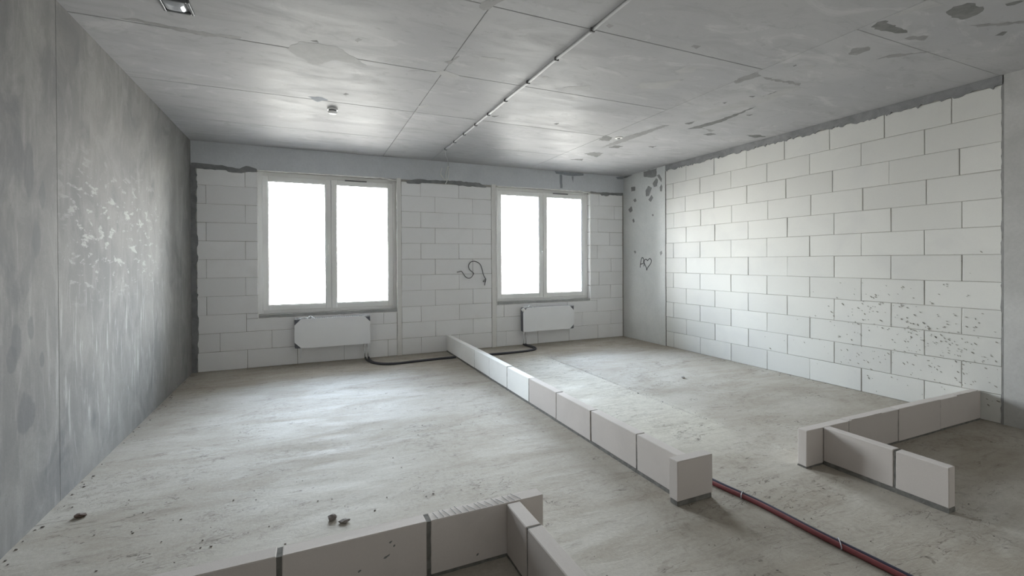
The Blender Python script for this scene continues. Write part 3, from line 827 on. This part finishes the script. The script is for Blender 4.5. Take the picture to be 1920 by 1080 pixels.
cy = [-3.868, -3.475, -2.905, -2.336, -1.762, -1.185, -0.617, -0.050, 0.530, 1.332]
P1 = partition('block_partition', 'long low row of aerated blocks dividing the floor, ending at the back wall between the windows', 1, -3.588, 0.076, cy,
               ['blockg', 'blockg', 'blockg', 'blockg', 'blockw', 'blockw', 'blockw', 'blockw', 'blockw'], bed=0.02)
box('block', M['blockg'], P1, -3.658, -3.372, -3.943, -3.872, 0.03, 0.272, b=0.004, jit=.001)
q = MB(); q.cbox(-3.656, -3.376, -3.941, -3.874, -0.003, 0.031, b=.006); q.build('mortar_bed', M['mortard'], P1)
q = MB(); q.cbox(-3.585, -3.52, -3.873, -3.861, 0.02, 0.264, b=.002); q.build('mortar_joint', M['mortard'], P1)

P3 = partition('block_partition', 'low row of pale blocks crossing the bottom edge of the view, nearest of all', 0, -3.945, 0.076,
               [-7.09, -6.43, -5.797, -5.170, -4.566], ['blockg'] * 4, bed=0.012, joint=0.02)
P4 = partition('block_partition', 'short low row of blocks at the bottom edge, running towards the viewer from a crosswise row', 1, -4.775, 0.076,
               [-5.40, -4.78, -4.182, -3.949], ['blockg'] * 3, bed=0.014, joint=0.014)
P5 = partition('block_partition', 'low row of blocks butting against the right block wall', 0, -3.924, 0.068,
               [-2.452, -1.967, -1.318, -0.692, -0.006], ['blockg'] * 4, bed=0.010, joint=0.007)
P6 = partition('block_partition', 'low stub of two thin blocks with a free end on the right, pointing at the viewer', 1, -2.276, 0.068,
               [-4.648, -4.373, -3.929], ['blockg'] * 2, bed=0.026, joint=0.012)
# broken edge along the top of the right-hand row
q = MB()
for xa, xb in ((-1.93, -1.55), (-0.42, -0.05)):
    n = 12
    poly = [(xa + (xb - xa) * k / n, -3.923 + 0.010 * abs(noise.noise(Vector((k * .7, xa, 0)))) - .004 * math.sin(math.pi * k / n)) for k in range(n + 1)]
    poly += [(xb, -3.905), (xa, -3.905)]
    q.plate(poly, 2, BT - 0.004, 0.010)
q.build('mortar_smear', M['blockg'], P5)

# ------------------------------------------------------------------ radiators
def radiator(label, x0, x1, pipe_x, flip):
    root = tag(empty('radiator'), label, 'radiator')
    z0, z1 = 0.245, 0.665
    yf, yb = D - 0.122, D - 0.022
    q = MB(); q.cbox(x0 + .008, x1 - .008, yf + .006, yb, z0, z1 - .012, b=.006); q.build('body', M['raddark'], root)
    c = 0.088
    cc = [c, c, c * .95, c] if not flip else [c * .8, .008, c, c]
    # cover film: octagon, corners cut (top-left, bottom-left, bottom-right, top-right)
    tl, bl, br, tr = cc if not flip else (c * .9, .012, c, c * 1.05)
    if not flip: br = .012
    oct_ = [(x0, z1 - tl), (x0, z0 + bl), (x0 + bl, z0), (x1 - br, z0), (x1, z0 + br), (x1, z1 - tr), (x1 - tr, z1), (x0 + tl, z1)]
    q = MB(); q.plate(oct_, 1, yf + .004, -.010); q.build('cover_panel', M['film'], root)
    for xa, xb in ((x0, x0 + .012), (x1 - .012, x1)):
        box('side_panel', M['raddark'], root, xa, xb, yf + .008, yb, z0 + .005, z1 - .004, b=.004)
    gr = MB(); gr.cbox(x0 + .01, x1 - .01, yf, yf + .012, z1 - .012, z1 + .002, b=.003); gr.cbox(x0 + .01, x1 - .01, yb - .012, yb, z1 - .012, z1 + .002, b=.003)
    n = 34
    for k in range(n):
        xx = x0 + .02 + (x1 - x0 - .04) * k / (n - 1)
        gr.box(xx - .004, xx + .004, yf + .008, yb - .008, z1 - .008, z1 + .001)
    gr.build('grille', M['enamel'], root)
    q = MB()                                   # loose film end and tape on top
    tx = x0 + .16 if not flip else x0 + .10
    pts = [(tx - .1, yf + .0, z1 + .004), (tx - .04, yf + .01, z1 + .018), (tx + .02, yf + .03, z1 + .012), (tx + .05, yf + .06, z1 + .03), (tx + .09, yf + .02, z1 + .006), (tx + .12, yf - .008, z1 - .01)]
    q.tube(smooth_path(pts, 5), .007, 6, True, lambda i: .005 + .005 * abs(math.sin(i * 1.3)))
    q.build('tape', M['tape'], root)
    q = MB()
    pts = [(x1 - .1, yf + .0, z1 + .005), (x1 - .05, yf + .004, z1 + .012), (x1 - .004, yf + .006, z1 + .006), (x1 + .002, yf + .004, z1 - .05)]
    q.tube(smooth_path(pts, 5), .006, 6)
    q.build('tape', M['tape'], root)
    if not flip:
        q = MB(); q.tube(smooth_path([(x0 + .09, yf - .008, z0 + .01), (x0 + .082, yf - .006, z0 - .05), (x0 + .078, yf, z0 - .14)], 5), .006, 6); q.build('tape', M['tape'], root)
    else:
        q = MB(); q.lathe((x0 + .0, 0, z1 - .035), [(.006, yf - .03), (.026, yf - .026), (.030, yf + .0), (.026, yf + .03), (.006, yf + .034)], 16, 1); q.build('thermostat_knob', M['pvc'], root)
    for d in (-.025, .025):
        q = MB(); q.tube([(pipe_x + d, yf + .05, z0 + .02), (pipe_x + d, yf + .05, .10), (pipe_x + d, yf + .05, .012)], .0085, 10); q.build('pipe', M['chrome'], root, True)
        q = MB(); q.lathe((pipe_x + d, yf + .05, 0), [(.012, z0 - .055), (.015, z0 - .05), (.015, z0 - .02), (.012, z0 + .004)], 12); q.build('valve_nut', M['chrome'], root)
    for bx in (x0 + .2, x1 - .2):
        box('wall_bracket', M['raddark'], root, bx - .02, bx + .02, yb - .004, D - .0035, z0 + .06, z1 - .06, b=.002)
    return root
radiator('panel radiator in clear film under the left window', -5.850, -4.808, -4.862, False)
radiator('panel radiator in clear film under the right window', -2.242, -1.216, -2.19, True)

# ------------------------------------------------------------------ pipes on the floor
def hose(label, paths, mat, r=0.014):
    root = tag(empty('floor_pipe'), label, 'pipe')
    for pts in paths:
        q = MB(); q.tube(smooth_path(pts, 8), r, 10); q.build('strand', M[mat], root, True)
    return root
h1 = [(-4.876, 1.24, 0.030), (-4.875, 1.14, 0.018), (-4.82, 0.90, 0.015), (-4.70, 0.745, 0.015), (-4.53, 0.69, 0.015), (-4.25, 0.712, 0.015), (-4.0, 0.738, 0.015), (-3.75, 0.748, 0.015), (-3.605, 0.752, 0.015)]
h1b = [(x + (.045 if y > 1 else .02), y + (.03 if y < 1 else 0), z) for x, y, z in h1]
h1b[-1] = (-3.605, .782, .015)
hose('black hose pair curving from the left radiator along the floor to the long partition', [h1, h1b], 'hose')
h2 = [(-3.49, .725, .015), (-3.0, .715, .015), (-2.60, .708, .015), (-2.30, .752, .015), (-2.17, .88, .015), (-2.15, 1.06, .015), (-2.17, 1.17, .018), (-2.20, 1.245, .028)]
h2b = [(x + (-.035 if y > .8 else 0), y + (.03 if y < .8 else 0), z) for x, y, z in h2]
hose('black hose pair looping on the floor below the right radiator', [h2, h2b], 'hose')
yy = [0.62, 0.0, -1.0, -2.0, -3.0, -3.6, -3.85, -4.13, -4.47, -4.73, -5.1, -5.6, -6.3]
rx = [-3.27, -3.28, -3.27, -3.28, -3.265, -3.255, -3.245, -3.205, -3.197, -3.182, -3.16, -3.13, -3.09]
def two_pipes():
    root = tag(empty('floor_pipe'), 'dark red pipe tied beside a navy one on the floor, emerging past the partition end', 'pipe')
    q = MB(); q.tube(smooth_path([(x, y, .014) for x, y in zip(rx, yy)], 8), .0138, 12); q.build('red_sleeve', M['redpipe'], root, True)
    q = MB(); q.tube(smooth_path([(x + .027 + .004 * math.sin(y * 6), y, .0125 + .003 * abs(math.sin(y * 3))) for x, y in zip(rx, yy)], 8), .0118, 12); q.build('navy_sleeve', M['darkpipe'], root, True)
    for y0, xx, lean in ((-4.02, -3.222, .02), (-4.58, -3.191, .03)):
        q = MB()
        loop = []
        for k in range(17):
            a = 2 * math.pi * k / 16
            loop.append((xx + .0135 + .0335 * math.cos(a), y0 + lean * math.cos(a), .0150 + .0165 * math.sin(a)))
        q.tube(loop, .0028, 6, False); q.build('cable_tie', M['tie'], root)
two_pipes()

# ------------------------------------------------------------------ ceiling conduit, cables, fixtures
root = tag(empty('ceiling_conduit'), 'grey cable conduit clipped along the ceiling towards the back wall', 'conduit')
q = MB(); q.tube([(-3.835 + .004 * math.sin(k * 1.7), .45 - k * .235, H - .016) for k in range(35)], .0105, 10); q.build('tube', M['conduit'], root, True)
for k, y in enumerate([.44, -.004, -.42, -.86, -1.283, -1.766, -2.282, -2.809, -3.32, -3.83, -4.34, -4.85, -5.36, -5.87, -6.38]):
    q = MB(); q.cbox(-3.853, -3.817, y - .009, y + .009, H - .031, H - .001, b=.003); q.build('clip', M['clip'], root)

root = tag(empty('hanging_cable'), 'white cable ends dangling from the ceiling conduit above the wall between the windows', 'cable')
q = MB(); q.tube(smooth_path([(-3.84, .47, H - .014), (-3.79, .62, H - .012), (-3.72, .85, H - .009), (-3.64, 1.05, H - .008), (-3.57, 1.25, H - .008), (-3.545, 1.315, H - .02), (-3.542, 1.325, 3.05)], 6), .005, 8); q.build('lead', M['conduit'], root, True)
for pts in ([(-3.542, 1.325, 3.05), (-3.57, 1.30, 2.99), (-3.60, 1.28, 2.90), (-3.595, 1.28, 2.82), (-3.585, 1.29, 2.81)],
            [(-3.542, 1.325, 3.05), (-3.548, 1.30, 2.97), (-3.56, 1.29, 2.86), (-3.575, 1.30, 2.80), (-3.60, 1.318, 2.74)],
            [(-3.665, 1.29, 3.00), (-3.685, 1.28, 2.93), (-3.665, 1.28, 2.86), (-3.63, 1.28, 2.82), (-3.605, 1.285, 2.805)]):
    q = MB(); q.tube(smooth_path(pts, 6), .0075, 8); q.build('cable_end', M['wirew'], root, True)
q = MB(); q.tube([(-3.69, 1.28, 2.895), (-3.645, 1.28, 2.845)], .011, 8); q.build('connector', M['wirew'], root, True)
q = MB(); q.lathe((-3.542, 0, 3.03), [(.012, D - .004), (.014, D - .02), (.008, D - .026)], 12, 1); q.build('clip', M['clip'], root)

pts = [(-3.40, D - .004, 1.302), (-3.375, D - .03, 1.308), (-3.334, D - .035, 1.315), (-3.29, D - .03, 1.262), (-3.26, D - .03, 1.223), (-3.215, D - .03, 1.198), (-3.165, D - .03, 1.208), (-3.128, D - .03, 1.255), (-3.118, D - .03, 1.278), (-3.15, D - .03, 1.308),
       (-3.194, D - .03, 1.350), (-3.205, D - .03, 1.41), (-3.175, D - .03, 1.462), (-3.117, D - .03, 1.482), (-3.055, D - .03, 1.468), (-3.0, D - .03, 1.428), (-2.968, D - .03, 1.35), (-2.945, D - .03, 1.26), (-2.915, D - .03, 1.20), (-2.898, D - .028, 1.172), (-2.912, D - .025, 1.11), (-2.918, D - .02, 1.07)]
root = tag(empty('wall_cable'), 'dark S-shaped cable sticking out of the block wall left of the right window', 'cable')
q = MB(); q.tube(smooth_path(pts, 5), .0065, 8); q.build('lead', M['wireg'], root, True)
q = MB(); q.tube(smooth_path([(-2.90, D - .028, 1.18), (-2.93, D - .05, 1.165), (-2.955, D - .05, 1.14), (-2.93, D - .045, 1.135), (-2.91, D - .03, 1.155)], 5), .006, 8); q.build('cable_end', M['wireg'], root, True)

root = tag(empty('smoke_detector'), 'small round white smoke detector on the ceiling', 'detector')
cx, cy_ = -5.42, -0.765
q = MB(); q.lathe((cx, cy_, 0), [(.052, H + .001), (.054, H - .012), (.050, H - .016)], 28); q.build('base', M['pvc'], root)
q = MB(); q.lathe((cx, cy_, 0), [(.040, H - .015), (.040, H - .034)], 28); q.build('sensor_ring', M['boxdark'], root)
q = MB(); q.lathe((cx, cy_, 0), [(.046, H - .033), (.048, H - .040), (.038, H - .053), (.016, H - .058)], 28); q.build('cap', M['pvc'], root, True)

root = tag(empty('ceiling_box'), 'square dark-framed box with a glossy cover set on the ceiling near the left wall', 'ceiling box')
bx0, bx1, by0, by1 = -6.512, -6.345, -2.615, -2.448
q = MB()
for a in ((bx0, bx0 + .016, by0, by1), (bx1 - .016, bx1, by0, by1), (bx0 + .016, bx1 - .016, by0, by0 + .016), (bx0 + .016, bx1 - .016, by1 - .016, by1)):
    q.cbox(*a, H - .022, H + .001, b=.003)
q.build('frame', M['boxdark'], root)
box('back_plate', M['boxdark'], root, bx0 + .01, bx1 - .01, by0 + .01, by1 - .01, H - .008, H + .0005, b=.002)
q = MB()
vs, fs, n = [], [], 10
for j in range(n + 1):
    for i in range(n + 1):
        u, v = i / n * 2 - 1, j / n * 2 - 1
        vs.append(((bx0 + bx1) / 2 - .008 + u * .058, (by0 + by1) / 2 - .004 + v * .060, H - .010 - .022 * math.sqrt(max(0, (1 - u ** 4) * (1 - v ** 4)))))
fs = [(j * (n + 1) + i, j * (n + 1) + i + 1, (j + 1) * (n + 1) + i + 1, (j + 1) * (n + 1) + i) for j in range(n) for i in range(n)]
q.add(vs, fs); q.build('cover', M['boxlite'], root, True)

root = tag(empty('ceiling_rosette'), 'small white round plate on the stained strip of ceiling near the right wall', 'ceiling plate')
q = MB(); q.lathe((-1.872, -1.002, 0), [(.050, H + .001), (.052, H - .008), (.036, H - .012)], 22); q.build('plate', M['foam'], root)
q = MB(); q.lathe((-1.872, -1.002, 0), [(.022, H - .010), (.020, H - .016), (.010, H - .020)], 16); q.build('boss', M['st_m'], root)

# ------------------------------------------------------------------ rubble
def lump(qb, c, r, sq=(1, 1, .6), seed=0):
    import bmesh
    bm = bmesh.new()
    bmesh.ops.create_icosphere(bm, subdivisions=2 if r > .012 else 1, radius=1)
    idx = {v: i for i, v in enumerate(bm.verts)}
    vs = []
    for v in bm.verts:
        k = 1 + .45 * noise.noise(v.co * 1.6 + Vector((seed * 3.1, seed, 0)))
        vs.append((c[0] + v.co.x * r * sq[0] * k, c[1] + v.co.y * r * sq[1] * k, c[2] + v.co.z * r * sq[2] * k))
    fs = [[idx[v] for v in f.verts] for f in bm.faces]
    bm.free()
    qb.add(vs, fs)
def one_lump(label, x, y, r, sq, seed, mat='stone'):
    q = MB(); lump(q, (x, y, r * sq[2] * .75), r, sq, seed)
    tag(q.build('mortar_lump', M[mat]), label, 'rubble')
one_lump('rounded mortar lump on the floor, the left of two just behind the nearest block row', -5.559, -3.225, .026, (1, .8, .6), 1)
one_lump('flat mortar lump on the floor, right of a rounder one', -5.498, -3.285, .025, (1.15, .7, .4), 2)
one_lump('brown crumpled scrap on the floor close to the left wall', -6.905, -2.585, .030, (1, .8, .35), 3, 'twig')
one_lump('pale rubble bit on the floor in front of the right wall', -1.36, -1.62, .022, (1, 1, .6), 5, 'mortar')
q = MB()
def crumb(x, y, r):
    lump(q, (x, y, r * .25), r, (rnd.uniform(.8, 1.6), rnd.uniform(.6, 1.1), .55), rnd.random() * 50)
def free(x, y):
    for a, b, c, d in ((-3.68, -3.36, -3.96, 1.4), (-7.1, -4.55, -3.98, -3.85), (-4.80, -4.68, -5.5, -3.9), (-2.47, 0, -3.95, -3.84), (-2.3, -2.18, -4.7, -3.9), (-3.3, -3.12, -5.2, 1)):
        if a < x < b and c < y < d: return False
    return True
spots = []
for _ in range(60): spots.append((-L + abs(rnd.gauss(0, .03)) + .012, rnd.uniform(-3.8, 1.2), rnd.uniform(.002, .007)))
for _ in range(60): spots.append((-3.60 - abs(rnd.gauss(0, .05)), rnd.uniform(-3.8, 1.0), rnd.uniform(.002, .006)))
for _ in range(50): spots.append((-.015 - abs(rnd.gauss(0, .05)), rnd.uniform(-3.8, .2), rnd.uniform(.002, .007)))
for _ in range(70): spots.append((-2.28 + rnd.gauss(0, .06), rnd.uniform(-3.2, .3), rnd.uniform(.002, .006)))
for _ in range(80): spots.append((rnd.uniform(-7, -.1), rnd.uniform(-3.7, 1.0), rnd.uniform(.002, .005)))
for _ in range(45): spots.append((rnd.uniform(-6.8, -4.8), rnd.gauss(-3.1, .35), rnd.uniform(.002, .006)))
for _ in range(50): spots.append((rnd.uniform(-4.5, -1.2), rnd.uniform(-5.0, -3.9), rnd.uniform(.002, .005)))
for x, y, r in spots:
    if free(x, y): crumb(x, y, r)
tag(q.build('floor_crumbs', M['stone']), 'scattered dark crumbs of mortar on the concrete floor', 'rubble', kind='stuff')

# saw marks on the top of one block of the nearest row, chips on its face
q = MB()
for k in range(15):
    x = -5.13 + k * .031 + rnd.uniform(-.004, .004)
    y0, y1 = -3.942, -3.942 + rnd.uniform(.045, .070)
    sl = rnd.uniform(.01, .03)
    q.plate([(x, y0), (x + .0022, y0), (x + .0022 - sl, y1), (x - sl, y1)], 2, BT + .0015, .0022)
tag(q.build('saw_marks', M['st_m'], P3), kind='stuff')
for x, z, w, h in ((-5.345, .215, .007, .005), (-5.33, .195, .006, .005), (-5.36, .155, .017, .005), (-5.48, .12, .009, .004), (-4.93, .05, .007, .005)):
    q = MB()
    q.plate([(x + w * math.cos(a) * rnd.uniform(.6, 1.2), z + h * math.sin(a) * rnd.uniform(.6, 1.2) + .4 * w * math.cos(a)) for a in [k * math.pi / 4 for k in range(8)]], 1, -3.945, -.0026)
    q.build('chip', M['st_d'], P3)
